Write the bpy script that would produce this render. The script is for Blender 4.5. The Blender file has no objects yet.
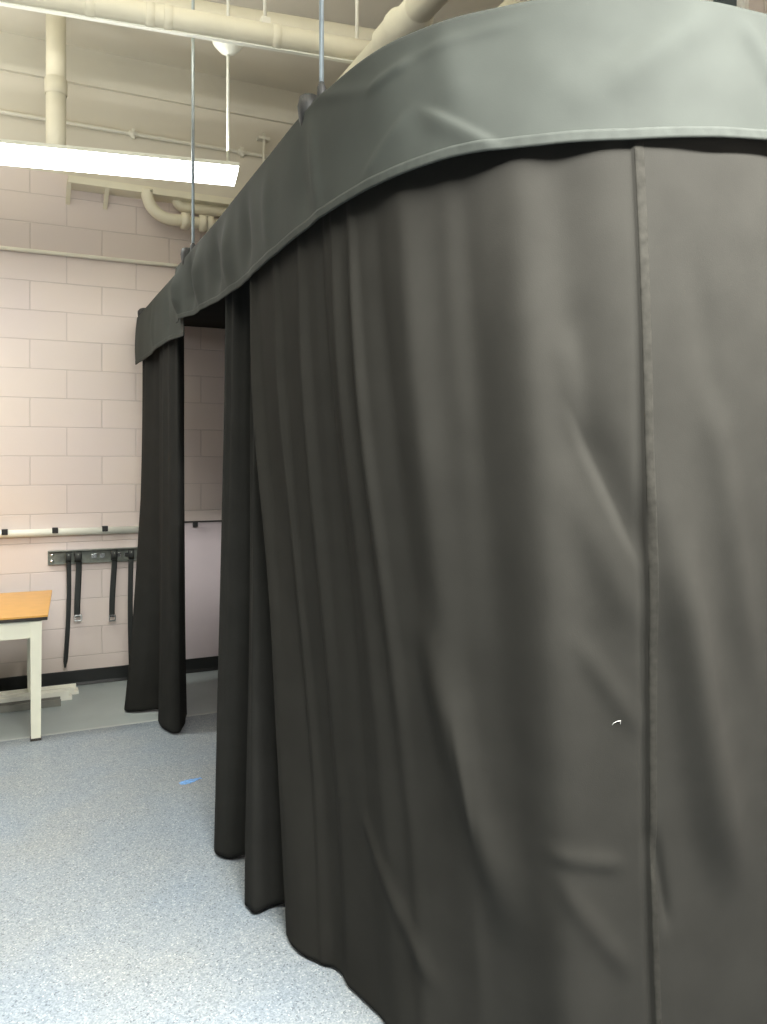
import bpy, bmesh, math, random
import numpy as np
from mathutils import Vector, Matrix
random.seed(4)
C = bpy.context.scene.collection
# ------------------------------------------------------------------ frame of the room
H = 1.56                      # camera height
F = 800.0                     # focal length in pixels of the 767 x 1024 frame
CX, CY = 383.5, 462.0         # principal point
TH = math.atan(.47)           # camera yaw against the room axes
SN, CS = math.sin(TH), math.cos(TH)
VB = 5.98                     # distance of the back wall
UR, UL, VF, ZC = 3.25, -3.2, -2.6, 4.45

def uv(X, Z): return (CS*X + SN*Z, -SN*X + CS*Z)
def P(x, y, Z):               # the room point seen at pixel x, y at camera depth Z
    u, v = uv((x-CX)/F*Z, Z)
    return Vector((u, v, H + (CY-y)/F*Z))
def W(x, y, off=0.0):         # the point of the back wall (or off in front of it) at pixel x, y
    a = (x-CX)/F
    return P(x, y, (VB-off)/(CS-SN*a))
def G(x, y): return P(x, y, H*F/(y-CY))   # point of the floor

# ------------------------------------------------------------------ materials
def mat(name, col, rough=.6, metal=0.0, noise=None, bump=None, sheen=0.0, spec=.5, emit=None):
    m = bpy.data.materials.new(name); m.use_nodes = True
    nt = m.node_tree; b = nt.nodes['Principled BSDF']
    b.inputs['Base Color'].default_value = (*col, 1)
    b.inputs['Roughness'].default_value = rough
    b.inputs['Metallic'].default_value = metal
    b.inputs['Specular IOR Level'].default_value = spec
    if sheen:
        b.inputs['Sheen Weight'].default_value = sheen
        b.inputs['Sheen Roughness'].default_value = .5
    if emit:
        b.inputs['Emission Color'].default_value = (*emit[0], 1)
        b.inputs['Emission Strength'].default_value = emit[1]
    tc = nt.nodes.new('ShaderNodeTexCoord')
    if noise:                 # (scale, amount): blotchy wear of the colour
        n = nt.nodes.new('ShaderNodeTexNoise'); n.inputs['Scale'].default_value = noise[0]
        n.inputs['Detail'].default_value = 5
        nt.links.new(tc.outputs['Object'], n.inputs['Vector'])
        r = nt.nodes.new('ShaderNodeValToRGB')
        k = noise[1]
        r.color_ramp.elements[0].position = .3; r.color_ramp.elements[1].position = .7
        r.color_ramp.elements[0].color = (*[c*(1-k) for c in col], 1)
        r.color_ramp.elements[1].color = (*[min(1, c*(1+k)) for c in col], 1)
        nt.links.new(n.outputs['Fac'], r.inputs['Fac'])
        nt.links.new(r.outputs['Color'], b.inputs['Base Color'])
    if bump:                  # (scale, strength, distance)
        n = nt.nodes.new('ShaderNodeTexNoise'); n.inputs['Scale'].default_value = bump[0]
        n.inputs['Detail'].default_value = 4
        nt.links.new(tc.outputs['Object'], n.inputs['Vector'])
        bp = nt.nodes.new('ShaderNodeBump'); bp.inputs['Strength'].default_value = bump[1]
        bp.inputs['Distance'].default_value = bump[2]
        nt.links.new(n.outputs['Fac'], bp.inputs['Height'])
        nt.links.new(bp.outputs['Normal'], b.inputs['Normal'])
    return m

M = {}
M['cream_paint'] = mat('cream_paint', (.66, .61, .47), .55, noise=(3, .05), bump=(60, .15, .002))
M['cream_pipe'] = mat('cream_pipe', (.74, .70, .55), .45, noise=(6, .05))
M['ceiling_paint'] = mat('ceiling_paint', (.66, .63, .53), .7, noise=(2, .05), bump=(30, .2, .004))
M['white_metal'] = mat('white_metal', (.80, .81, .72), .35, noise=(8, .03))
M['conduit_paint'] = mat('conduit_paint', (.78, .76, .66), .4, noise=(8, .04))
M['cloth'] = mat('black_cloth', (.0234, .0228, .0200), .9, noise=(9, .08), bump=(420, .25, .0010), spec=.06)
M['cloth_far'] = mat('black_cloth_plain', (.021, .0212, .0196), .9, noise=(9, .10), bump=(420, .12, .0008), spec=.06)
M['valance_cloth'] = mat('grey_black_cloth', (.0365, .0410, .0365), .8, noise=(5, .12), bump=(300, .15, .0008), spec=.15)
M['hem'] = mat('hem_cloth', (.0385, .0430, .0385), .8, noise=(40, .12), bump=(300, .2, .001), spec=.15)
M['seam'] = mat('seam_cloth', (.0250, .0242, .0208), .9, noise=(60, .22), bump=(260, .3, .001), spec=.06)
M['black_plastic'] = mat('black_plastic', (.012, .013, .014), .55, noise=(20, .1))
M['steel'] = mat('zinc_steel', (.50, .57, .60), .35, .75, noise=(30, .1))
M['dark_steel'] = mat('dark_green_steel', (.15, .165, .145), .45, .3, noise=(25, .25))
M['chrome'] = mat('chrome', (.75, .75, .72), .2, 1.0, noise=(30, .05))
M['webbing'] = mat('black_webbing', (.016, .019, .018), .6, bump=(500, .2, .0006))
M['baseboard'] = mat('black_rubber', (.010, .012, .012), .45, noise=(10, .1))
M['table_wood'] = mat('tan_laminate', (.62, .33, .075), .35, noise=(14, .05))
M['table_edge'] = mat('dark_edge', (.03, .026, .022), .5, noise=(20, .1))
M['table_paint'] = mat('cream_enamel', (.79, .79, .66), .35, noise=(10, .02))
M['board_white'] = mat('white_board', (.86, .86, .76), .5, noise=(14, .06))
M['board_dark'] = mat('grey_strip', (.19, .19, .165), .5, noise=(14, .15))
M['tape'] = mat('blue_tape', (.18, .38, .74), .6, noise=(60, .35))
M['lint'] = mat('white_thread', (.75, .74, .7), .8, noise=(60, .1))
M['panel_paint'] = mat('panel_paint', (.66, .58, .60), .5, noise=(3, .04))
M['insulation'] = mat('insulation_wrap', (.74, .71, .56), .7, noise=(7, .05), bump=(40, .3, .006))
M['lens'] = mat('lit_diffuser', (.9, .92, .88), .4, emit=((1.0, 1.0, .95), 12.0), noise=(3, .01))
M['dark_panel'] = mat('dark_grey_panel', (.10, .13, .14), .4, noise=(5, .1))
M['white_trim'] = mat('white_trim', (.8, .8, .76), .4, noise=(9, .03))

def block_wall(name, axis, u0, top):
    m = bpy.data.materials.new(name); m.use_nodes = True
    nt = m.node_tree; L = nt.links; N = nt.nodes; b = N['Principled BSDF']
    b.inputs['Roughness'].default_value = .5
    tc = N.new('ShaderNodeTexCoord'); sp = N.new('ShaderNodeSeparateXYZ'); cb = N.new('ShaderNodeCombineXYZ')
    L.new(tc.outputs['Object'], sp.inputs[0])
    ad = N.new('ShaderNodeMath'); ad.operation = 'SUBTRACT'; ad.inputs[1].default_value = u0
    L.new(sp.outputs[axis], ad.inputs[0]); L.new(ad.outputs[0], cb.inputs['X']); L.new(sp.outputs['Z'], cb.inputs['Y'])
    # slight wobble so that joints are hand laid
    br = N.new('ShaderNodeTexBrick'); br.offset = .5; br.offset_frequency = 2
    br.inputs['Scale'].default_value = 1; br.inputs['Brick Width'].default_value = .467
    br.inputs['Row Height'].default_value = .2; br.inputs['Mortar Size'].default_value = .0045
    br.inputs['Mortar Smooth'].default_value = .6
    br.inputs['Color1'].default_value = (.70, .615, .575, 1); br.inputs['Color2'].default_value = (.73, .64, .585, 1)
    br.inputs['Mortar'].default_value = (.60, .525, .49, 1)
    L.new(cb.outputs[0], br.inputs['Vector'])
    n = N.new('ShaderNodeTexNoise'); n.inputs['Scale'].default_value = 1.3; n.inputs['Detail'].default_value = 4
    L.new(tc.outputs['Object'], n.inputs['Vector'])
    mx = N.new('ShaderNodeMix'); mx.data_type = 'RGBA'; mx.blend_type = 'MULTIPLY'; mx.inputs['Factor'].default_value = 1
    rp = N.new('ShaderNodeValToRGB'); rp.color_ramp.elements[0].position = .3; rp.color_ramp.elements[1].position = .7
    rp.color_ramp.elements[0].color = (.95, .95, .98, 1); rp.color_ramp.elements[1].color = (1, 1, .98, 1)
    L.new(n.outputs['Fac'], rp.inputs['Fac'])
    L.new(br.outputs['Color'], mx.inputs['A']); L.new(rp.outputs['Color'], mx.inputs['B'])
    # cream paint above the pipe ledge
    gt = N.new('ShaderNodeMath'); gt.operation = 'GREATER_THAN'; gt.inputs[1].default_value = top
    L.new(sp.outputs['Z'], gt.inputs[0])
    m2 = N.new('ShaderNodeMix'); m2.data_type = 'RGBA'
    L.new(gt.outputs[0], m2.inputs['Factor']); L.new(mx.outputs['Result'], m2.inputs['A'])
    m2.inputs['B'].default_value = (.66, .62, .52, 1)
    L.new(m2.outputs['Result'], b.inputs['Base Color'])
    fn = N.new('ShaderNodeTexNoise'); fn.inputs['Scale'].default_value = 90; fn.inputs['Detail'].default_value = 3
    L.new(tc.outputs['Object'], fn.inputs['Vector'])
    iv = N.new('ShaderNodeMath'); iv.operation = 'MULTIPLY_ADD'; iv.inputs[1].default_value = -1.0
    lt_ = N.new('ShaderNodeMath'); lt_.operation = 'LESS_THAN'; lt_.inputs[1].default_value = top
    L.new(sp.outputs['Z'], lt_.inputs[0])
    jm = N.new('ShaderNodeMath'); jm.operation = 'MULTIPLY'
    L.new(br.outputs['Fac'], jm.inputs[0]); L.new(lt_.outputs[0], jm.inputs[1]); L.new(jm.outputs[0], iv.inputs[0])
    sc_ = N.new('ShaderNodeMath'); sc_.operation = 'MULTIPLY'; sc_.inputs[1].default_value = .12
    L.new(fn.outputs['Fac'], sc_.inputs[0]); L.new(sc_.outputs[0], iv.inputs[2])
    bp = N.new('ShaderNodeBump'); bp.inputs['Strength'].default_value = .5; bp.inputs['Distance'].default_value = .005
    L.new(iv.outputs[0], bp.inputs['Height']); L.new(bp.outputs['Normal'], b.inputs['Normal'])
    return m
M['block_back'] = block_wall('pink_block_wall', 'X', .139, 3.56)
M['block_side'] = block_wall('pink_block_side_wall', 'Y', .1, 3.95)

def speckle():
    m = bpy.data.materials.new('speckled_sheet_floor'); m.use_nodes = True
    nt = m.node_tree; L = nt.links; N = nt.nodes; b = N['Principled BSDF']
    b.inputs['Roughness'].default_value = .42; b.inputs['Specular IOR Level'].default_value = .3
    tc = N.new('ShaderNodeTexCoord')
    v = N.new('ShaderNodeTexVoronoi'); v.inputs['Scale'].default_value = 210
    L.new(tc.outputs['Object'], v.inputs['Vector'])
    r = N.new('ShaderNodeValToRGB'); r.color_ramp.interpolation = 'CONSTANT'
    e = r.color_ramp.elements
    e[0].position = 0; e[0].color = (.135, .155, .178, 1)
    e[1].position = .14; e[1].color = (.215, .245, .272, 1)
    for p, c in ((.40, (.275, .305, .33)), (.66, (.33, .355, .375)), (.86, (.45, .465, .475))):
        q = e.new(p); q.color = (*c, 1)
    L.new(v.outputs['Color'], r.inputs['Fac'])
    n = N.new('ShaderNodeTexNoise'); n.inputs['Scale'].default_value = 2.2; n.inputs['Detail'].default_value = 6
    L.new(tc.outputs['Object'], n.inputs['Vector'])
    r2 = N.new('ShaderNodeValToRGB'); r2.color_ramp.elements[0].position = .3; r2.color_ramp.elements[1].position = .72
    r2.color_ramp.elements[0].color = (.86, .93, 1, 1); r2.color_ramp.elements[1].color = (1, .99, .95, 1)
    L.new(n.outputs['Fac'], r2.inputs['Fac'])
    mx = N.new('ShaderNodeMix'); mx.data_type = 'RGBA'; mx.blend_type = 'MULTIPLY'; mx.inputs['Factor'].default_value = 1
    L.new(r.outputs['Color'], mx.inputs['A']); L.new(r2.outputs['Color'], mx.inputs['B'])
    L.new(mx.outputs['Result'], b.inputs['Base Color'])
    return m
M['speckle'] = speckle()
M['smooth_floor'] = mat('smooth_grey_floor', (.36, .41, .41), .4, noise=(2.5, .08), spec=.4)

# ------------------------------------------------------------------ mesh tools
class MB:
    def __init__(self): self.v = []; self.f = []; self.sm = []
    def add(self, vs, fs, smooth=False):
        k = len(self.v); self.v += [tuple(p) for p in vs]
        for f in fs: self.f.append(tuple(i+k for i in f)); self.sm.append(smooth)
        return self
    def box(self, lo, hi, bev=0.0, mtx=None):
        bm = bmesh.new(); bmesh.ops.create_cube(bm, size=1)
        lo = Vector(lo); hi = Vector(hi)
        for q in bm.verts:
            q.co = Vector([(lo[i]+hi[i])/2 + q.co[i]*(hi[i]-lo[i]) for i in range(3)])
        if bev: bmesh.ops.bevel(bm, geom=bm.edges[:], offset=bev, segments=2, affect='EDGES', profile=.7)
        if mtx is not None: bm.transform(mtx)
        bm.verts.index_update()
        self.add([q.co.copy() for q in bm.verts], [[q.index for q in f.verts] for f in bm.faces]); bm.free()
        return self
    def tube(self, pts, r, n=14, cap=True):
        pts = [Vector(p) for p in pts]
        rs = r if hasattr(r, '__len__') else [r]*len(pts)
        vs = []; up = None
        for i, p in enumerate(pts):
            d = (pts[min(i+1, len(pts)-1)] - pts[max(i-1, 0)]).normalized()
            if up is None:
                up = Vector((0, 0, 1)) if abs(d.z) < .9 else Vector((1, 0, 0))
            s = d.cross(up).normalized(); up = s.cross(d).normalized()
            for k in range(n):
                a = 2*math.pi*k/n
                vs.append(p + (s*math.cos(a) + up*math.sin(a))*rs[i])
        fs = []
        for i in range(len(pts)-1):
            for k in range(n):
                fs.append((i*n+k, i*n+(k+1) % n, (i+1)*n+(k+1) % n, (i+1)*n+k))
        self.add(vs, fs, True)
        if cap:
            k = len(self.v) - len(vs)
            self.f.append(tuple(k+q for q in range(n))[::-1]); self.sm.append(False)
            self.f.append(tuple(k+(len(pts)-1)*n+q for q in range(n))); self.sm.append(False)
        return self
    def lathe(self, c, prof, n=24, axis=Vector((0, 0, 1))):   # prof: (radius, height) from c along axis
        ax = axis.normalized(); s = ax.orthogonal().normalized(); t = ax.cross(s)
        vs = []
        for r, h in prof:
            for k in range(n):
                a = 2*math.pi*k/n
                vs.append(Vector(c) + ax*h + (s*math.cos(a)+t*math.sin(a))*max(r, 1e-4))
        fs = [(i*n+k, i*n+(k+1) % n, (i+1)*n+(k+1) % n, (i+1)*n+k) for i in range(len(prof)-1) for k in range(n)]
        return self.add(vs, fs, True)
    def prism(self, poly, d):       # polygon of points swept by vector d
        n = len(poly); d = Vector(d)
        vs = [Vector(p) for p in poly] + [Vector(p)+d for p in poly]
        fs = [tuple(range(n))[::-1], tuple(range(n, 2*n))] + [(i, (i+1) % n, n+(i+1) % n, n+i) for i in range(n)]
        return self.add(vs, fs)
    def grid(self, A):              # A: rows x cols x 3
        r, c = A.shape[:2]
        return self.add([tuple(p) for p in A.reshape(-1, 3)],
                        [(i*c+j, i*c+j+1, (i+1)*c+j+1, (i+1)*c+j) for i in range(r-1) for j in range(c-1)], True)
    def build(self, name, m, parent=None, origin=None, thick=0.0):
        if origin is None:
            a = np.array(self.v); lo, hi = a.min(0), a.max(0)
            origin = Vector(((lo[0]+hi[0])/2, (lo[1]+hi[1])/2, lo[2]))
        origin = Vector(origin)
        me = bpy.data.meshes.new(name)
        me.from_pydata([Vector(p)-origin for p in self.v], [], self.f)
        me.polygons.foreach_set('use_smooth', self.sm)
        bm = bmesh.new(); bm.from_mesh(me)
        if not thick: bmesh.ops.recalc_face_normals(bm, faces=bm.faces[:])
        bm.to_mesh(me); bm.free()
        me.materials.append(m); me.update()
        o = bpy.data.objects.new(name, me); C.objects.link(o)
        if parent is not None:
            o.parent = parent
            pl = Vector(parent.location); q = parent.parent
            while q is not None: pl += Vector(q.location); q = q.parent
            o.location = origin - pl
        else: o.location = origin
        if thick:
            s = o.modifiers.new('thickness', 'SOLIDIFY'); s.thickness = thick; s.offset = 0
        return o

def tag(o, label, cat, group=None):
    o['label'] = label; o['category'] = cat
    if group: o['group'] = group
    return o
def thing(name, loc, label, cat, group=None):
    o = bpy.data.objects.new(name, None); C.objects.link(o); o.location = loc
    o.empty_display_size = .1
    return tag(o, label, cat, group)
def struct(o):
    o['kind'] = 'structure'; return o

# ------------------------------------------------------------------ the room
Z0 = (0, 0, 0)
VSEAM = 4.96
struct(MB().box((UL-.1, VF-.1, -.12), (UR+.1, VSEAM, 0)).build('floor', M['speckle'], origin=Z0))
struct(MB().box((UL-.1, VSEAM, -.12), (UR+.1, VB+.1, -.003)).build('floor', M['smooth_floor'], origin=Z0))
struct(MB().box((UL, VSEAM-.012, -.01), (UR, VSEAM+.012, .0015)).build('trim_1', mat('floor_joint', (.45, .48, .47), .5, noise=(9, .05)), origin=Z0))
struct(MB().box((UL-.1, VB, -.12), (UR+.1, VB+.12, ZC+.1)).build('wall_back', M['block_back'], origin=Z0))
struct(MB().box((UR, VF-.1, -.12), (UR+.12, VB, ZC+.1)).build('wall_right', M['block_side'], origin=Z0))
struct(MB().box((UL, VF-.12, -.12), (UR, VF, ZC+.1)).build('wall_front', mat('dark_unseen_wall', (.06, .06, .06), .8, noise=(4, .1)), origin=Z0))  # unseen walls, made dark so less light bounces onto the curtain
struct(MB().box((UL-.12, VF-.1, -.12), (UL, VB, ZC+.1)).build('wall_left', bpy.data.materials['dark_unseen_wall'], origin=Z0))
struct(MB().box((UL-.12, VF-.12, ZC), (UR+.12, VB+.12, ZC+.12)).build('ceiling', M['ceiling_paint'], origin=Z0))
struct(MB().box((UL, VB-.03, 4.20), (UR, VB, ZC)).build('trim_2', M['ceiling_paint'], origin=Z0))
bb = MB()
bb.prism([(UL, VB, 0), (UL, VB-.018, 0), (UL, VB-.012, .02), (UL, VB-.008, .10), (UL, VB, .103)], (UR-UL, 0, 0))
struct(bb.build('baseboard_back', M['baseboard'], origin=Z0))

# ------------------------------------------------------------------ curtain track line in plan
ctrl = [(.775, 5.95), (.775, 5.66), (.775, 4.6), (.768, 3.2), (.757, 2.5), (.755, 2.1), (.79, 1.78), (.865, 1.59), (.968, 1.467),
        (1.098, 1.358), (1.31, 1.262), (1.506, 1.23), (1.9, 1.21), (2.6, 1.21), (3.2, 1.21), (3.5, 1.21)]
def catmull(pts, n=40):
    out = []
    for i in range(1, len(pts)-2):
        p0, p1, p2, p3 = [np.array(q, float) for q in pts[i-1:i+3]]
        for k in range(n):
            t = k/n
            out.append(.5*((2*p1)+(-p0+p2)*t+(2*p0-5*p1+4*p2-p3)*t*t+(-p0+3*p1-3*p2+p3)*t**3))
    out.append(np.array(pts[-2], float))
    return np.array(out)
PATH = catmull(ctrl)
_d = np.r_[0, np.cumsum(np.linalg.norm(np.diff(PATH, axis=0), axis=1))]
SL = _d[-1]
_S = np.linspace(0, SL, 1600)
PATH = np.c_[np.interp(_S, _d, PATH[:, 0]), np.interp(_S, _d, PATH[:, 1])]
_T = np.gradient(PATH, axis=0)
for _ in range(30): _T[1:-1] = (_T[:-2]+_T[1:-1]+_T[2:])/3
_T /= np.linalg.norm(_T, axis=1)[:, None]
NIN = np.c_[-_T[:, 1], _T[:, 0]]           # towards the inside of the enclosure
def path(s, inset):
    s = np.asarray(s, float); ins = np.asarray(inset, float)
    x = np.interp(s, _S, PATH[:, 0]) + np.interp(s, _S, NIN[:, 0])*ins
    y = np.interp(s, _S, PATH[:, 1]) + np.interp(s, _S, NIN[:, 1])*ins
    return x, y
def s_at_x(px, inset=.07):                 # arc length at which the line crosses the sight line of pixel column px
    x, y = path(_S, inset)
    X = CS*x - SN*y; Zd = SN*x + CS*y
    q = CX + F*X/Zd
    k = int(np.argmin(np.abs(q-px)))
    return _S[k], Zd[k]
def s_at_v(v): return _S[int(np.argmin(np.abs(PATH[:, 1]-v)))]
def smooth(e0, e1, x):
    t = np.clip((x-e0)/(e1-e0), 0, 1); return t*t*(3-2*t)

class Noise:                                # smooth value noise in the plane
    def __init__(self, seed): self.g = np.random.RandomState(seed).rand(64, 64)*2-1
    def __call__(self, a, b):
        a = np.asarray(a) % 63; b = np.asarray(b) % 63
        i = a.astype(int); j = b.astype(int); fa = a-i; fb = b-j
        fa = fa*fa*(3-2*fa); fb = fb*fb*(3-2*fb); g = self.g
        return (g[i, j]*(1-fa)+g[i+1, j]*fa)*(1-fb)+(g[i, j+1]*(1-fa)+g[i+1, j+1]*fa)*fb
def crease(s, z, a, b, amp, w, inset=.055, side=0.0):
    """a soft ridge (amp < 0 bulges outwards) along the line between two points of the cloth given by sight lines"""
    sa, Za = s_at_x(a[0], inset); sb, Zb = s_at_x(b[0], inset)
    za = H+(CY-a[1])/F*Za; zb = H+(CY-b[1])/F*Zb
    ds, dz = sb-sa, zb-za; L2 = ds*ds+dz*dz; L = math.sqrt(L2)
    t = ((s-sa)*ds+(z-za)*dz)/L2
    d = ((s-sa)*dz-(z-za)*ds)/L
    e = np.exp(-(d/w)**2)
    if side: e = np.where(d*side > 0, np.exp(-(d/(w*.32))**2), e)    # sharp on one side
    return amp*e*smooth(-.15, .3, t)*(1-smooth(.75, 1.12, t))

# ------------------------------------------------------------------ the big drape in front
ZT, ZBOT = 2.47, .012
n1, n2, n3 = Noise(1), Noise(2), Noise(3)
RIDGES = [(257, .030, .020), (282, .022, .016), (306, .022, .016), (322, .02, -.010), (336, .020, .013), (352, .016, .013), (372, .035, -.008),
          (398, .03, .006), (425, .045, -.010), (455, .04, -.012), (512, .065, .028), (548, .05, -.008), (600, .07, .010), (700, .06, -.006)]
RS = [(s_at_x(x, .04)[0], w, a) for x, w, a in RIDGES]
S0 = s_at_v(2.80); S1 = s_at_v(2.60)
SEAM = s_at_x(626, .032)[0]
def drape(s, t, off=0.0):
    """s: arc length at the top, t: 0 top .. 1 hem"""
    z = ZT + (ZBOT-ZT)*t
    sh = .29*smooth(S0+.66, S0, s)*(.55*smooth(.0, .6, t)+.45*t*t)      # left edge drawn forward towards the hem
    sh = sh + .165*t**1.2*smooth(S0+.5, S0+1.1, s)
    se = s + sh
    lean = (.035 + .135*smooth(S1-.1, S1+.7, se))*smooth(.1, 1.0, t)
    o = .030 + lean
    for sr, w, a in RS:
        fade = 1 - .55*smooth(.25, .85, t)
        wd = w*(1+.9*t)
        o = o - 1.35*a*fade*(.45+.55*smooth(.04, .3, t))*np.exp(-((s-sr-.02*t)/wd)**2)
    low = smooth(.35, .95, t)
    ph = (s-S0)*9.5 + .9*np.sin(2.1*t+1)
    o = o - low*.016*np.sin(ph)*smooth(S0, S0+.15, s)*(1-smooth(SEAM-.35, SEAM-.1, s))
    o = o - .010*n1(s*3.1+7, t*1.7+3) - .006*n2(s*7+t*2, t*4)*smooth(.15, .5, t)
    sx = se
    # pulled folds about the seam
    o = o + crease(sx, z, (572, 410), (645, 562), .018, .055, side=1)
    o = o + crease(sx, z, (560, 330), (578, 440), -.008, .03)
    o = o + crease(sx, z, (560, 470), (650, 640), -.008, .045)
    o = o + crease(sx, z, (575, 640), (655, 745), -.006, .03)
    o = o + crease(sx, z, (545, 870), (640, 890), -.006, .022)
    o = o + crease(sx, z, (560, 900), (650, 1010), -.007, .03)
    o = o + crease(sx, z, (664, 500), (765, 900), -.040, .060)
    o = o + crease(sx, z, (705, 380), (775, 690), -.014, .04)
    o = o + crease(sx, z, (672, 850), (700, 960), .010, .02)
    o = o + crease(sx, z, (690, 260), (715, 420), .008, .04)
    o = o + crease(sx, z, (405, 630), (500, 960), -.026, .060)
    o = o + crease(sx, z, (330, 820), (395, 1010), -.010, .03)
    o = o + crease(sx, z, (440, 720), (455, 860), -.006, .016)
    # the right cloth laps a little over the left one at the seam
    o = o - .0055*(1/(1+np.exp(-(s-SEAM)/.0016)))*(1-smooth(SEAM+.03, SEAM+.5, s))
    o = o - .0012*np.exp(-((s-SEAM-.012)/.012)**2)
    o = o + .006*np.exp(-((s-SEAM+.010)/.012)**2)*smooth(.1, .5, t)
    o = np.maximum(o, .008-.08*smooth(.12, .3, t)) - off
    x, y = path(se, o)
    return np.stack([x, y, z+0*x], -1)
ss = np.concatenate([np.linspace(S0, SEAM-.04, 420), np.linspace(SEAM-.04, SEAM+.06, 70)[1:], np.linspace(SEAM+.06, SL-.06, 220)[1:]])
tt = np.linspace(0, 1, 230)
Sg, Tg = np.meshgrid(ss, tt)
big = thing('curtain', (1.0, 1.7, 0), 'large black drape curving round the front corner with a vertical sewn seam', 'curtain', 'black curtains of the enclosure')
MB().grid(drape(Sg, Tg)).build('drape', M['cloth'], big, thick=.003)
st = np.linspace(SEAM+.002, SEAM+.024, 8); tg = np.linspace(.0, .995, 230)
Sa, Ta = np.meshgrid(st, tg)
o = MB().grid(drape(Sa, Ta, .0016)).build('seam_band', M['seam'], big, thick=.001)
o['label'] = 'stitched seam band down the drape'

# ------------------------------------------------------------------ gathered curtains beside the opening
def blend_panel(top, bot, hem_z, seed, z_top=2.47, n=150, rows=120, mid=None, power=1.3, ripple=.006):
    def res(pl):
        pl = [np.array(p, float) for p in pl]
        pl = [2*pl[0]-pl[1]] + pl + [2*pl[-1]-pl[-2]]
        q = catmull([tuple(p) for p in pl], 20)
        d = np.r_[0, np.cumsum(np.linalg.norm(np.diff(q, axis=0), axis=1))]
        return q, d
    # keep control points matched: sample by control parameter
    def par(pl):
        pl = [np.array(p, float) for p in pl]
        pl = [2*pl[0]-pl[1]] + pl + [2*pl[-1]-pl[-2]]
        q = catmull([tuple(p) for p in pl], 30)
        u = np.linspace(0, 1, len(q))
        w = np.linspace(0, 1, n)
        return np.c_[np.interp(w, u, q[:, 0]), np.interp(w, u, q[:, 1])]
    T, B = par(top), par(bot)
    hz = np.interp(np.linspace(0, 1, n), np.linspace(0, 1, len(hem_z)), hem_z)
    nz = Noise(seed); A = np.zeros((rows, n, 3))
    w = np.linspace(0, 1, n)
    for i in range(rows):
        t = i/(rows-1); k = t**power
        q = T*(1-k)+B*k
        wob = .010*nz(w*7+t*1.5, t*2+4)*t + .004*nz(w*22, t*3+9)
        wob = wob + ripple*np.sin(w*62+.6*np.sin(t*3))*(1-.6*t)
        A[i, :, 0] = q[:, 0] + wob; A[i, :, 1] = q[:, 1] + wob*.6
        A[i, :, 2] = z_top + (hz-z_top)*t
    return MB().grid(A)

tag(blend_panel([(.84, 3.27), (.805, 3.21), (.80, 3.14), (.82, 3.085), (.865, 3.06), (.875, 3.0), (.855, 2.96), (.832, 2.92), (.835, 2.87), (.87, 2.83), (.90, 2.80)],
                [(.87, 3.28), (.775, 3.24), (.755, 3.13), (.80, 3.085), (.885, 3.055), (.905, 2.95), (.83, 2.84), (.758, 2.74), (.770, 2.67), (.85, 2.69), (.92, 2.66)],
                [.012, .012, .012, .012, .03, .03, .02, .012, .012, .015, .02], 5).build('curtain', M['cloth_far'], thick=.003),
    'narrow gathered black curtain hanging in two folds right of the opening', 'curtain', 'black curtains of the enclosure')
tag(blend_panel([(.84, 5.66), (.83, 5.55), (.82, 5.35), (.86, 5.2), (.87, 5.05), (.87, 4.98), (.83, 4.90), (.82, 4.78), (.822, 4.65), (.832, 4.53), (.86, 4.47), (.91, 4.60)],
                [(.83, 5.60), (.72, 5.45), (.665, 5.21), (.74, 5.15), (.87, 5.12), (.92, 5.03), (.83, 4.93), (.805, 4.82), (.83, 4.71), (.885, 4.64), (.94, 4.74), (.98, 4.90)],
                [.012, .012, .012, .012, .012, .03, .03, .02, .012, .012, .02, .03], 6, power=2.1).build('curtain', M['cloth_far'], thick=.003),
    'farthest black curtain, bunched in folds left of the opening by the pink wall', 'curtain', 'black curtains of the enclosure')

# ------------------------------------------------------------------ valances
n4, n5, n6 = Noise(11), Noise(12), Noise(13)
def valance(sa, sb, zb_x, zb_z, seed, cols, creases=(), waves=()):
    s = np.linspace(sa, sb, cols); rows = 60
    t = np.linspace(-.12, 1, rows)                   # t<0: the flap turned over the track
    Sg, Tg = np.meshgrid(s, t)
    zbot = np.interp(Sg, zb_x, zb_z)
    ztop = 2.545 + .006*n4(Sg*2.5, 0*Sg+2)
    tp = np.clip(Tg, 0, 1)
    z = ztop + (zbot-ztop)*tp
    o = -.004*tp - .006*np.sin(tp*math.pi)
    o = o - tp*(.009*n5(Sg*3.3+seed, Tg*1.2+5)) - .003*n6(Sg*6+seed, Tg*3+2)*smooth(0, .25, tp)
    for (x, w, a) in waves:
        o = o - 1.3*a*np.exp(-((Sg-s_at_x(x, 0)[0]-.05*tp)/w)**2)*smooth(0, .5, tp)*(1-.75*smooth(.65, 1, tp))
    for (a, b, amp, w, sd) in creases:
        o = o + crease(Sg, z, a, b, amp, w, inset=0.0, side=sd)
    o = np.where(Tg < 0, -Tg/.12*.075, o)
    z = np.where(Tg < 0, ztop + .004*np.sin(-Tg/.12*math.pi/2) + .001, z)
    x, y = path(Sg, o)
    return np.stack([x, y, z], -1), s
SV = s_at_x(176, 0)[0]
zx = [s_at_x(x, 0)[0] for x in (138, 165, 176)]
root = thing('valance', (.775, 4.9, 2.2), 'short far piece of the grey black valance at the wall end of the track', 'valance', 'valance pieces of the enclosure')
A, s = valance(s_at_v(5.62), SV+.10, zx+[SV+.10], [2.22, 2.222, 2.20, 2.19], 0, 90, waves=[(150, .05, .01), (163, .05, -.01)])
A[:, :, 0] += .022                                   # it hangs under the main piece
A[:, :, 2] -= .002
MB().grid(A).build('valance_cloth', M['valance_cloth'], root, thick=.003)
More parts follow.
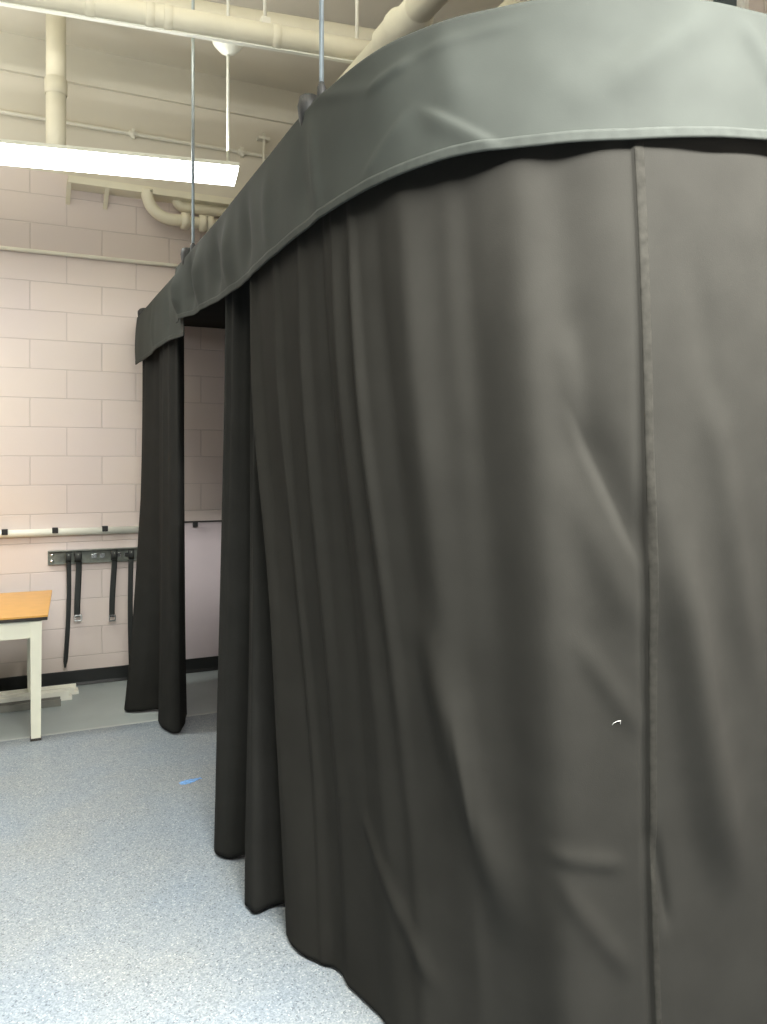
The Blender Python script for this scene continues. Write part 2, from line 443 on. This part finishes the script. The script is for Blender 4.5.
MB().grid(A[-5:, :, :] + np.array([-.001, -.0005, 0])).build('hem', M['hem'], root, thick=.0042)
root = thing('valance', (.9, 2.0, 2.2), 'long grey black valance along the top, curving round the front corner', 'valance', 'valance pieces of the enclosure')
bx = [SV]+[s_at_x(x, 0)[0] for x in (182, 200, 228, 260, 315, 380, 455, 540, 630, 700, 767)]+[SL]
bz = [2.265, 2.255, 2.225, 2.20, 2.195, 2.212, 2.224, 2.235, 2.234, 2.240, 2.250, 2.266, 2.24]
A, s = valance(SV, SL-.03, bx, bz, 3, 520,
               creases=[((240, 118), (372, 92), -.006, .018, 0), ((372, 92), (412, 62), -.008, .014, 0), ((412, 62), (520, 22), -.004, .014, 0),
                        ((415, 110), (362, 180), -.005, .03, 1), ((425, 112), (500, 150), -.008, .03, -1), ((585, 105), (712, 8), -.013, .045, 0),
                        ((600, 60), (690, 10), .005, .03, 0), ((740, 20), (775, 90), -.01, .025, 0), ((440, 20), (460, 110), -.006, .04, 0), ((520, 40), (600, 125), -.004, .05, 0)],
               waves=[(181, .06, .034), (190, .07, -.028), (200, .07, .026), (214, .08, -.022), (228, .07, .018), (246, .06, -.014), (268, .05, .008), (300, .05, -.006), (312, .03, .007)])
MB().grid(A).build('valance_cloth', M['valance_cloth'], root, thick=.003)
MB().grid(A[-5:, :, :] + np.array([-.0008, -.0008, 0])).build('hem', M['hem'], root, thick=.0042)

# ------------------------------------------------------------------ track, roof cloth, suspension rods
zt = 2.505
track = thing('curtain_track', (.82, 3.0, zt), 'black curtain track under the valance, its rounded end by the pink wall', 'track')
sq = np.linspace(s_at_v(5.64), SL-.1, 160)
x, y = path(sq, .045)
MB().tube([(a, b, zt) for a, b in zip(x, y)], .017, 10).build('rail', M['black_plastic'], track)
pe = P(141, 314, 5.46)
MB().lathe(pe+Vector((.05, -.03, 0)), [(0, -.075), (.02, -.074), (.034, -.06), (.04, -.04), (.04, 0), (.03, .03), (0, .032)], 20, Vector((1, -.3, 0))).build('end_cap', M['black_plastic'], track)
# black cloth roof
sq = np.linspace(.05, SL-.1, 90); x, y = path(sq, .08)
cols = 14; A = np.zeros((len(sq), cols, 3))
for j in range(cols):
    k = j/(cols-1)
    A[:, j, 0] = x*(1-k) + (UR-.03)*k if False else x + (UR-.03-x)*k
    A[:, j, 1] = y + 0*k
    A[:, j, 2] = 2.562 + .008*np.sin(k*9)*np.sin(k*math.pi)
# rows near the front: fold the line onto the front run
A = A[(x < UR-.2) & (y > 1.62)]
A = np.concatenate([A[:1]*np.array([1, 0, 1])+np.array([0, VB-.003, 0]), A])
rf = MB().grid(A)
r_ = thing('cloth_roof', (2.0, 3.5, 2.5), 'black cloth roof of the enclosure seen through the opening, meeting the wall', 'cloth roof')
rf.build('roof_cloth', M['cloth_far'], r_, thick=.003)
MB().box((1.0, VB-.06, 2.566), (UR-.02, VB-.001, 2.59), .004).build('wall_batten', M['black_plastic'], r_)

rod_group = 'rods holding up the curtain track'
def rod(px, py, ztop, r, label, inset=.03, collar=.035):
    s_, Zd = s_at_x(px, inset)
    a, b = path(s_, inset); a, b = float(a), float(b)
    t_ = thing('suspension_rod', (a, b, 2.52), label, 'rod', rod_group)
    MB().tube([(a, b, 2.56), (a, b, (2.56+ztop)/2), (a, b, ztop)], r, 12).build('rod', M['steel'], t_)
    MB().tube([(a, b, 2.505), (a, b, 2.56), (a, b, 2.56+collar), (a, b, 2.575+collar)], [r*1.7, r*2.0, r*1.8, r*1.1], 12).build('collar', M['black_plastic'], t_)
    # hanger block that clips over the track just beside the rod
    d = Vector((0, .065, 0))
    c = Vector((a-.012, b, 2.50)) + d
    MB().lathe(c, [(.0, -.005), (.022, 0), (.030, .03), (.034, .065), (.028, .092), (0, .10)], 18).build('track_clamp', M['black_plastic'], t_)
    return t_
rod(321.5, 95, ZC, .0068, 'near steel rod rising from the curtain track to the ceiling')
rod(193, 262, ZC, .0075, 'far steel rod passing in front of the lit ceiling light', collar=.03)

# ------------------------------------------------------------------ pendant light
zl = 3.06
R_ = P(236, 179, (zl-H)*F/(CY-179)); L_ = P(0, 157, (zl-H)*F/(CY-157))
ax = (L_-R_); ax.z = 0; ax.normalize()
ang = math.atan2(ax.y, ax.x)
mt = Matrix.Translation(Vector((R_.x, R_.y, zl))) @ Matrix.Rotation(ang, 4, 'Z')
LEN, WD = 2.44, .27
lt = thing('pendant_light', (R_.x, R_.y, zl), 'lit white pendant strip light hanging before the pink wall', 'ceiling light')
hs = MB().box((-.006, -WD/2-.004, .020), (LEN, WD/2+.004, .040), .004, mt)
hs.box((.02, -.06, .036), (LEN-.02, .06, .060), .004, mt)
hs.build('housing', M['white_metal'], lt)
w1, w2 = WD/2, WD/2-.022
prof = [(-w1, .022), (-w1, .016), (-w2, 0), (w2, 0), (w1, .016), (w1, .022)]
MB().prism([mt @ Vector((0.0, a, b)) for a, b in prof], mt.to_3x3() @ Vector((LEN-.01, 0, 0))).build('diffuser', M['lens'], lt)
S_ = mt @ Vector((.06, 0, .1))
stem_xy = P(228, 165, 4.2)
for k, p in enumerate((Vector((stem_xy.x, stem_xy.y, 0)), mt @ Vector((LEN-.2, 0, 0)))):
    MB().tube([(p.x, p.y, zl+.05), (p.x, p.y, 3.7), (p.x, p.y, ZC)], .008, 10).build('stem', M['white_metal'], lt)
    MB().lathe((p.x, p.y, 3.70), [(.008, -.005), (.022, 0), (.042, .012), (.066, .036), (.078, .052), (.08, .06), (.01, .062)], 24).build('canopy', M['white_metal'], lt)

# ------------------------------------------------------------------ pipes
def on_h(x, y, z):                                  # point of height z on the sight line
    return P(x, y, (z-H)*F/(CY-y))
def line_h(a, b, z, ext0, ext1):
    p, q = on_h(*a, z), on_h(*b, z); d = (q-p).normalized()
    return [p-d*ext0, p, (p+q)/2, q, q+d*ext1]
# lower pipe with its thin bottom flange
zp = 3.56
lp = thing('pipe', on_h(195, 33, zp), 'lower cream pipe crossing below the ceiling with a thin bright rim', 'pipe', 'cream overhead pipes')
pts = line_h((0, 3), (330, 58), zp, .9, .55)
MB().tube([p+Vector((0, 0, .056)) for p in pts], .056, 24).build('tube', M['cream_pipe'], lp)
fl = MB(); d = (pts[-1]-pts[0]).normalized(); nrm = Vector((-d.y, d.x, 0))
fl.prism([pts[0]+nrm*.012, pts[0]-nrm*.012, pts[0]-nrm*.012+Vector((0, 0, .010)), pts[0]+nrm*.012+Vector((0, 0, .010))], pts[-1]-pts[0])
o = fl.build('rim', M['white_metal'], lp); o.location.z -= .006
for x in (90, 150, 168, 276):
    c = on_h(x, 3+x*.1667, zp)+Vector((0, 0, .056))
    MB().tube([c-d*.02, c-d*.018, c+d*.018, c+d*.02], [.0565, .059, .059, .0565], 24).build('joint_band', M['cream_pipe'], lp)
# hangers of the lower pipe
for x, yb in ((265, 25), (357, 46)):
    c = on_h(x, yb+21, zp); c = Vector((c.x, c.y, zp+.112))
    MB().tube([c, (c.x, c.y, ZC)], .0085, 10).build('hanger_rod', M['conduit_paint'], lp)
    MB().box((c.x-.022, c.y-.022, c.z-.012), (c.x+.022, c.y+.022, c.z+.02), .004).build('hanger_clamp', M['conduit_paint'], lp)
# upper duct behind it
pts = line_h((0, -14), (340, 40), 4.0, 1.0, 1.1)
ud = tag(MB().tube(pts, .085, 24).build('pipe', M['cream_pipe']), 'thicker upper cream pipe running behind the lower one', 'pipe', 'cream overhead pipes')
# wrapped pipes running away from the camera
def wrapped(u, v0, v1, z, r, vf, label):
    t_ = thing('pipe', (u, v0, z), label, 'pipe', 'wrapped overhead pipes')
    MB().tube([(u, v0, z), (u, (v0+v1)/2, z), (u, v1, z)], r, 22).build('tube', M['insulation'], t_)
    for hv in (.9, 2.3):
        MB().tube([(u, hv, z+r*.9), (u, hv, ZC)], .008, 10).build('hanger_rod', M['conduit_paint'], t_)
        MB().lathe((u, hv, z), [(r, -.016), (r*1.1, -.014), (r*1.1, .014), (r, .016)], 22, Vector((0, 1, 0))).build('hanger_ring', M['conduit_paint'], t_)
    if vf:
        MB().lathe((u, vf, z), [(r*.9, -.17), (r*1.18, -.13), (r*1.25, -.03), (r*1.38, .0), (r*1.38, .03), (r*1.15, .06), (r*1.2, .16), (r*.9, .2)], 24, Vector((.05, -1, 0))).build('fitting', M['insulation'], t_)
    return t_
pc = on_h(400, 30, 3.45)
wrapped(pc.x, VF, 5.2, 3.45, .062, pc.y, 'wrapped cream pipe with a bulging fitting above the valance, left one')
pc2 = on_h(524, 4, 3.45)
wrapped(pc2.x, VF, 5.2, 3.45, .062, None, 'wrapped cream pipe peeping above the middle of the valance')
# vertical pipe at the wall
a, b = W(56, 60, .52), W(56, 158, .52)
t_ = thing('pipe', (b.x, b.y, b.z), 'upright cream pipe on the wall going down behind the strip light', 'pipe', 'cream overhead pipes')
zb = b.z
pts = [(b.x, b.y, ZC), (b.x, b.y, zb+.12)] + [(b.x, b.y+.07-.07*math.cos(k*math.pi/10), zb+.12-.07*math.sin(k*math.pi/10)) for k in range(1, 6)]
pts = [(b.x, b.y, ZC), (b.x, b.y, 4.1), (b.x, b.y, 3.7), (b.x, b.y, zb)]
MB().tube(pts, .060, 24).build('tube', M['cream_pipe'], t_)
MB().lathe((b.x, b.y, 3.93), [(.064, -.05), (.068, -.045), (.068, .045), (.064, .05)], 24).build('coupling', M['cream_pipe'], t_)
MB().lathe((b.x, b.y, zb), [(.064, .02), (.074, .015), (.074, -.03), (.0, -.03)], 24).build('end_cap', M['cream_pipe'], t_)
# conduits on the wall
def conduit(a, b, r, label, joints, off=.02, ext=1.5, ext1=1.5):
    p, q = W(*a, off), W(*b, off); zz = (p.z+q.z)/2
    p.z = q.z = zz
    t_ = thing('conduit', (p.x, p.y, zz), label, 'conduit', 'thin wall conduits')
    MB().tube([(p.x-ext, p.y, zz), (p.x, p.y, zz), (q.x, q.y, zz), (q.x+ext1, q.y, zz)], r, 12).build('tube', M['conduit_paint'], t_)
    for x in joints:
        c = W(x, 100, off)
        MB().lathe((c.x, c.y, zz), [(r, -.03), (r*1.6, -.025), (r*1.6, .025), (r, .03)], 14, Vector((1, 0, 0))).build('coupling', M['conduit_paint'], t_)
        MB().box((c.x-.012, c.y-.014, zz-.035), (c.x+.012, VB, zz+.035), .003).build('strap_clip', M['conduit_paint'], t_)
conduit((30, 122), (240, 147), .014, 'upper thin cream conduit along the cream part of the wall', (133, 242))
conduit((0, 251), (170, 262), .014, 'white conduit along the pink wall level with the track', (), ext1=.12)
# ledge with brackets
p0, p1 = W(68, 181, .12), W(245, 202, .12); zz = p0.z
lg = thing('pipe_ledge', (p0.x, VB, zz), 'cream steel ledge on the pink wall below the strip light', 'ledge')
MB().box((p0.x, VB-.16, zz-.02), (p1.x+.5, VB, zz+.03), .004).build('ledge_channel', M['cream_pipe'], lg)
for x in (69, 107):
    p = W(x, 180, .12)
    b_ = MB().prism([(p.x-.014, VB-.15, zz-.02), (p.x-.014, VB-.12, zz-.02), (p.x-.014, VB, zz-.09), (p.x-.014, VB, zz-.125)], (.028, 0, 0))
    b_.build('bracket', M['cream_pipe'], lg)
# elbow pipe and its neighbour
def elbow(px, ytop, ymid, r, rad, label, joints, off, xe):
    c = W(px, ytop, off); e = W(px+rad*120, ymid, off); z1 = e.z; z0 = c.z
    t_ = thing('pipe', (c.x, c.y, z1), label, 'pipe', 'elbow pipes under the ledge')
    pts = [(c.x, c.y, max(z0, z1+rad+.02)), (c.x, c.y, z1+rad+.001)]
    pts += [(c.x+rad*(1-math.cos(a)), c.y, z1+rad*(1-math.sin(a))) for a in np.linspace(0, math.pi/2, 12)]
    pts += [(c.x+rad+.01, c.y, z1), (c.x+xe, c.y, z1)]
    MB().tube(pts, r, 20).build('tube', M['cream_pipe'], t_)
    for x in joints:
        q = W(x, ymid, off)
        MB().lathe((q.x, c.y, z1), [(r, -.028), (r*1.45, -.026), (r*1.45, .026), (r, .028)], 20, Vector((1, 0, 0))).build('coupling', M['cream_pipe'], t_)
elbow(147, 196, 219, .042, .17, 'cream elbow pipe with couplings curving out below the wall ledge', (185, 203, 209), .14, 1.4)
elbow(177, 199, 207, .040, .05, 'short bent cream pipe tucked just under the wall ledge', (), .06, 1.2)
# thin hanger by the end of the conduit
p = W(264, 150, .05)
t_ = thing('pipe_hanger', (p.x, p.y, 3.5), 'thin white pipe hanger with a cross head on the cream wall', 'hanger')
zt_ = W(264, 137, .05).z
MB().tube([(p.x, p.y, 3.45), (p.x, p.y, zt_+.03)], .010, 10).build('rod', M['conduit_paint'], t_)
MB().box((p.x-.045, p.y-.015, zt_-.02), (p.x+.045, VB, zt_), .003).build('cross_head', M['conduit_paint'], t_)

# ------------------------------------------------------------------ wall rail, strap rack
p0 = W(0, 535.5, .02); zr = 1.075
t_ = thing('wall_rail', (p0.x, VB, zr), 'white tubular rail with black clips along the pink wall', 'rail')
MB().tube([(p0.x-1.0, VB-.022, zr), (p0.x, VB-.022, zr), (.92, VB-.022, zr)], .026, 18).build('tube', M['white_metal'], t_)
for x in (4.5, 55, 105):
    q = W(x, 530, .05)
    MB().box((q.x-.018, VB-.058, zr-.004), (q.x+.020, VB-.015, zr+.034), .004).build('clip', M['black_plastic'], t_)
a = W(48, 551, .03); zt_, zb_ = .948, .852
u0, u1 = a.x, .93
rk = thing('strap_rack', (u0, VB, zb_), 'dark slotted steel rack on the wall below the white rail', 'rack')
rb = MB()
rb.box((u0, VB-.012, zb_), (u1, VB, zt_), .002)
rb.box((u0, VB-.045, zt_-.008), (u1, VB-.008, zt_), .002); rb.box((u0, VB-.03, zb_), (u1, VB-.008, zb_+.006), .002)
rb.build('plate', M['dark_steel'], rk)
for x, y in ((u0+.025, zt_-.028), (u0+.025, zb_+.024)):
    o = MB().lathe((x, VB-.012, y), [(.012, 0), (.012, .004), (.006, .007), (0, .007)], 14, Vector((0, -1, 0))).build('bolt', M['chrome'], rk)
for k in range(5):
    x = u0+.30+k*.055
    if k == 2:
        continue
    MB().box((x-.017, VB-.016, zb_+.032), (x+.017, VB-.011, zb_+.062), .001).build('slot_plate', M['chrome'], rk)
hooks = []
def strap(px, yb, w, label, tip, sway=0.0, seed=0, split=False):
    q = W(px, 560, .055); zb2 = W(px, yb, .055).z
    h_ = MB().tube([(q.x, VB-.012, .905), (q.x, VB-.05, .900), (q.x, VB-.068, .905), (q.x, VB-.072, .925)], .006, 10)
    h_.build('hook', M['dark_steel'], rk)
    t_ = thing('strap', (q.x, VB-.055, zb2), label, 'strap', 'black webbing straps hanging on the rack')
    rows = 40; A = np.zeros((rows, 5, 3))
    for i in range(rows):
        k = i/(rows-1); z = .925 + (zb2-.925)*k
        yy = VB-.056+.008*math.sin(k*5+seed) - .012*(1-k)**6
        xx = q.x + sway*k*k + .006*math.sin(k*4+seed)
        for j in range(5):
            ww = w*(1-.65*smooth(.93, 1, k)) if tip == 'point' else w
            tw = .5*math.sin(k*2.5+seed)*.4
            A[i, j] = (xx + (j/4-.5)*ww*math.cos(tw), yy + (j/4-.5)*ww*math.sin(tw), z)
    MB().grid(A).build('webbing', M['webbing'], t_, thick=.004)
    # the turned over loop on the hook
    lo = [(q.x, VB-.045, .91), (q.x, VB-.05, .932), (q.x, VB-.066, .936), (q.x, VB-.074, .925), (q.x, VB-.072, .89), (q.x, VB-.066, .87)]
    B = np.array([[(x+(j/4-.5)*w*1.15, y, z) for j in range(5)] for x, y, z in lo])
    MB().grid(B).build('loop', M['webbing'], t_, thick=.004)
    if tip == 'buckle':
        bk = MB(); x = q.x+sway
        bk.box((x-w*.62, VB-.07, zb2-.028), (x+w*.62, VB-.045, zb2-.016), .003)
        bk.box((x-w*.62, VB-.07, zb2+.008), (x+w*.62, VB-.045, zb2+.018), .003)
        bk.box((x-w*.62, VB-.068, zb2-.02), (x-w*.42, VB-.047, zb2+.012), .002); bk.box((x+w*.42, VB-.068, zb2-.02), (x+w*.62, VB-.047, zb2+.012), .002)
        bk.build('buckle', M['chrome'], t_)
    elif tip == 'point':
        x = q.x+sway
        MB().box((x-.012, VB-.062, zb2+.03), (x+.010, VB-.052, zb2+.075), .002).build('buckle', M['chrome'], t_)
strap(68.5, 667, .030, 'long black strap with a bent tip, leftmost on the wall rack', 'point', -.018, 0)
strap(78, 617, .040, 'short black strap with chrome buckle, next to the long leftmost one', 'buckle', .0, 1)
strap(114, 617, .038, 'short black strap with chrome buckle, alone in the middle of the rack', 'buckle', -.012, 2)
strap(131, 672, .034, 'long black strap at the rack end next to the curtain', 'plain', .0, 3)

# lower smooth panel seen through the opening
pl = thing('wall_panel', (1.7, VB, .1), 'smooth pale panel low on the wall, seen through the curtain opening', 'panel')
MB().box((.96, VB-.012, .103), (2.6, VB, 1.112), .002).build('board', M['panel_paint'], pl)
MB().box((.96, VB-.020, 1.112), (2.6, VB, 1.122), .001).build('top_strip', M['table_edge'], pl)
q = W(195.5, 524, .03)
MB().box((q.x-.017, VB-.04, q.z-.022), (q.x+.017, VB-.01, q.z+.016), .004).build('clip', M['black_plastic'], pl)

# ------------------------------------------------------------------ table
tb = thing('table', (-.4, 5.34, 0), 'tan topped table with cream legs at the left edge', 'table')
u1, u0, v0, v1, zt_ = .206, -1.15, 4.865, 5.80, .702
def top_poly(i, z): return [(u0+i, v0+i, z), (u1-i, v0+i, z), (u1+.065-i, v1-i, z), (u0-.065+i, v1-i, z)]
MB().prism(top_poly(0, zt_-.010), (0, 0, .010)).build('table_top', M['table_wood'], tb)
MB().prism(top_poly(.003, zt_-.029), (0, 0, .019)).build('edge_band', M['table_edge'], tb)
apr = MB()
for lo, hi in (((u0+.05, v0+.02, .575), (u1-.032, v0+.055, .673)), ((u0+.05, v1-.055, .575), (u1-.03, v1-.03, .670)),
               ((u1-.055, v0+.05, .575), (u1-.03, v1-.05, .670)), ((u0+.03, v0+.05, .575), (u0+.055, v1-.05, .670))):
    apr.box(lo, hi, .003)
apr.build('apron', M['table_paint'], tb)
for ux in (u1-.062, u0+.062):
    for vx in (v0+.038, v1-.052):
        lm = MB(); a_, b_ = .030, .025
        vs = [(ux+sx*w, vx+sy*w, z) for z, w in ((.012, b_), (.668, a_)) for sx, sy in ((-1, -1), (1, -1), (1, 1), (-1, 1))]
        lm.add(vs, [(3, 2, 1, 0), (4, 5, 6, 7), (0, 1, 5, 4), (1, 2, 6, 5), (2, 3, 7, 6), (3, 0, 4, 7)])
        l_ = lm.build('leg', M['table_paint'], tb)
        MB().box((ux-.029, vx-.029, 0), (ux+.029, vx+.029, .014), .003).build('foot', M['table_edge'], l_)

# boards lying on the floor by the wall
def bar(name, x0, x1, v, w, z0, h, m, label, cut, group):
    b = MB(); n = 3
    b.box((x0, v-w/2, z0), (x1, v+w/2, z0+h*.45), .003)
    b.box((x0, v-w/2, z0+h*.4), (x1-cut, v-w/2+.014, z0+h), .002)
    b.box((x0, v+w/2-.014, z0+h*.4), (x1-cut*.4, v+w/2, z0+h), .002)
    tag(b.build(name, m), label, 'strip', group)
bar('trim_strip', -1.3, .435, 5.80, .10, -.003, .05, M['board_white'], 'long cream strip on the floor against the black baseboard', .03, 'strips lying on the floor under the table')
bar('trim_strip', -1.2, .385, 5.675, .09, -.003, .058, M['board_white'], 'long cream strip on the floor between another cream strip and a grey one', .02, 'strips lying on the floor under the table')
bar('trim_strip', -1.3, .31, 5.555, .08, -.003, .042, M['board_dark'], 'long dark grey strip on the floor nearest the table legs', .0, 'strips lying on the floor under the table')

# small marks
q0, q1 = G(180, 784), G(201, 778)
d = (q1-q0).normalized(); n_ = Vector((-d.y, d.x, 0))
tp = MB(); A = np.zeros((14, 4, 3))
for i in range(14):
    k = i/13
    for j in range(4):
        wob = .010*math.sin(i*2.3+j)
        p = q0 + (q1-q0)*k + n_*((j/3-.5)*(.05*(.4+.6*math.sin(math.pi*min(1, k*1.1+.12)))) + wob*.5)
        A[i, j] = (p.x, p.y, .0008)
tag(tp.grid(A).build('tape_scrap', M['tape'], thick=.0008), 'scrap of blue tape stuck to the speckled floor', 'tape')
sl, Zl = s_at_x(615, .09)
pts = []
for px, py in ((611, 729), (613, 727), (616, 725), (619, 724.5), (620, 726), (619, 728)):
    s_, Zl = s_at_x(px-33, .09); z_ = H+(CY-py)/F*Zl
    t__ = (z_-ZT)/(ZBOT-ZT)
    q = drape(np.array([[s_]]), np.array([[t__]]), .003)[0, 0]; pts.append(q)
tag(MB().tube(pts, .0005, 6).build('thread', M['lint']), 'tiny white thread stuck to the large drape left of its seam', 'thread')

# dark panel with white border high on the right wall
pa = thing('wall_panel', (UR, 2.83, 3.3), 'dark grey panel with white border high on the wall above the valance', 'panel')
def WR(x, y):
    a = (x-CX)/F; Z = UR/(CS*a+SN); return P(x, y, Z)
e0, e1 = WR(716, 4), WR(741, 4)
MB().box((UR-.02, e1.y, 3.2), (UR-.004, e0.y, 4.2), .002).build('panel_face', M['dark_panel'], pa)
fr = MB()
for lo, hi in (((UR-.03, e1.y-.045, 3.16), (UR, e1.y, 4.24)), ((UR-.03, e0.y, 3.16), (UR, e0.y+.05, 4.24)),
               ((UR-.03, e1.y, 3.16), (UR, e0.y, 3.2)), ((UR-.03, e1.y, 4.2), (UR, e0.y, 4.24))):
    fr.box(lo, hi, .003)
fr.build('border', M['white_trim'], pa)

# ------------------------------------------------------------------ lamps of the room and added upward fills
def area(name, loc, sx, sy, power, rz=0.0, col=(1, .985, .94)):
    l = bpy.data.lights.new(name, 'AREA'); l.shape = 'RECTANGLE'; l.size = sx; l.size_y = sy; l.energy = power; l.color = col
    o = bpy.data.objects.new(name, l); C.objects.link(o); o.location = loc; o.rotation_euler = (0, 0, rz)
    return o
def strip(loc, down, up):
    area('strip_lamp', loc, 2.4, .27, down)
    o = area('ceiling_fill', (loc[0], loc[1], loc[2]+.09), 2.4, .2, up); o.rotation_euler = (math.pi, 0, 0)  # added upward fill over the strip, only brightens the ceiling
strip((1.2, .2, 3.05), 600, 70)
strip((-1.1, 1.3, 3.05), 4, 190)
strip((-2.3, 4.9, 3.05), 85, 60)
pc_ = mt @ Vector((LEN/2, 0, .13))
o = area('pendant_fill', pc_, LEN-.1, .2, 14, ang); o.rotation_euler = (math.pi, 0, ang)  # added fill above the housing, lifts the ceiling and upper wall
w = bpy.data.worlds.new('World'); bpy.context.scene.world = w; w.use_nodes = True
w.node_tree.nodes['Background'].inputs[0].default_value = (1, .98, .94, 1)
w.node_tree.nodes['Background'].inputs[1].default_value = .05

# ------------------------------------------------------------------ camera
cam = bpy.data.cameras.new('camera'); co = bpy.data.objects.new('camera', cam); C.objects.link(co)
co.location = (0, 0, H); co.rotation_euler = (math.pi/2, 0, -TH)
cam.sensor_fit = 'HORIZONTAL'; cam.sensor_width = 36; cam.lens = F/767*36
cam.shift_y = -(512-CY)/767; cam.clip_start = .02
sc = bpy.context.scene; sc.camera = co
vs = sc.view_settings
sc.display_settings.display_device = 'sRGB'
vs.view_transform = 'Standard'; vs.look = 'None'; vs.exposure = 0.0; vs.gamma = 1; vs.use_curve_mapping = False
sc.cycles.max_bounces = 8; sc.cycles.diffuse_bounces = 5; sc.cycles.use_denoising = True
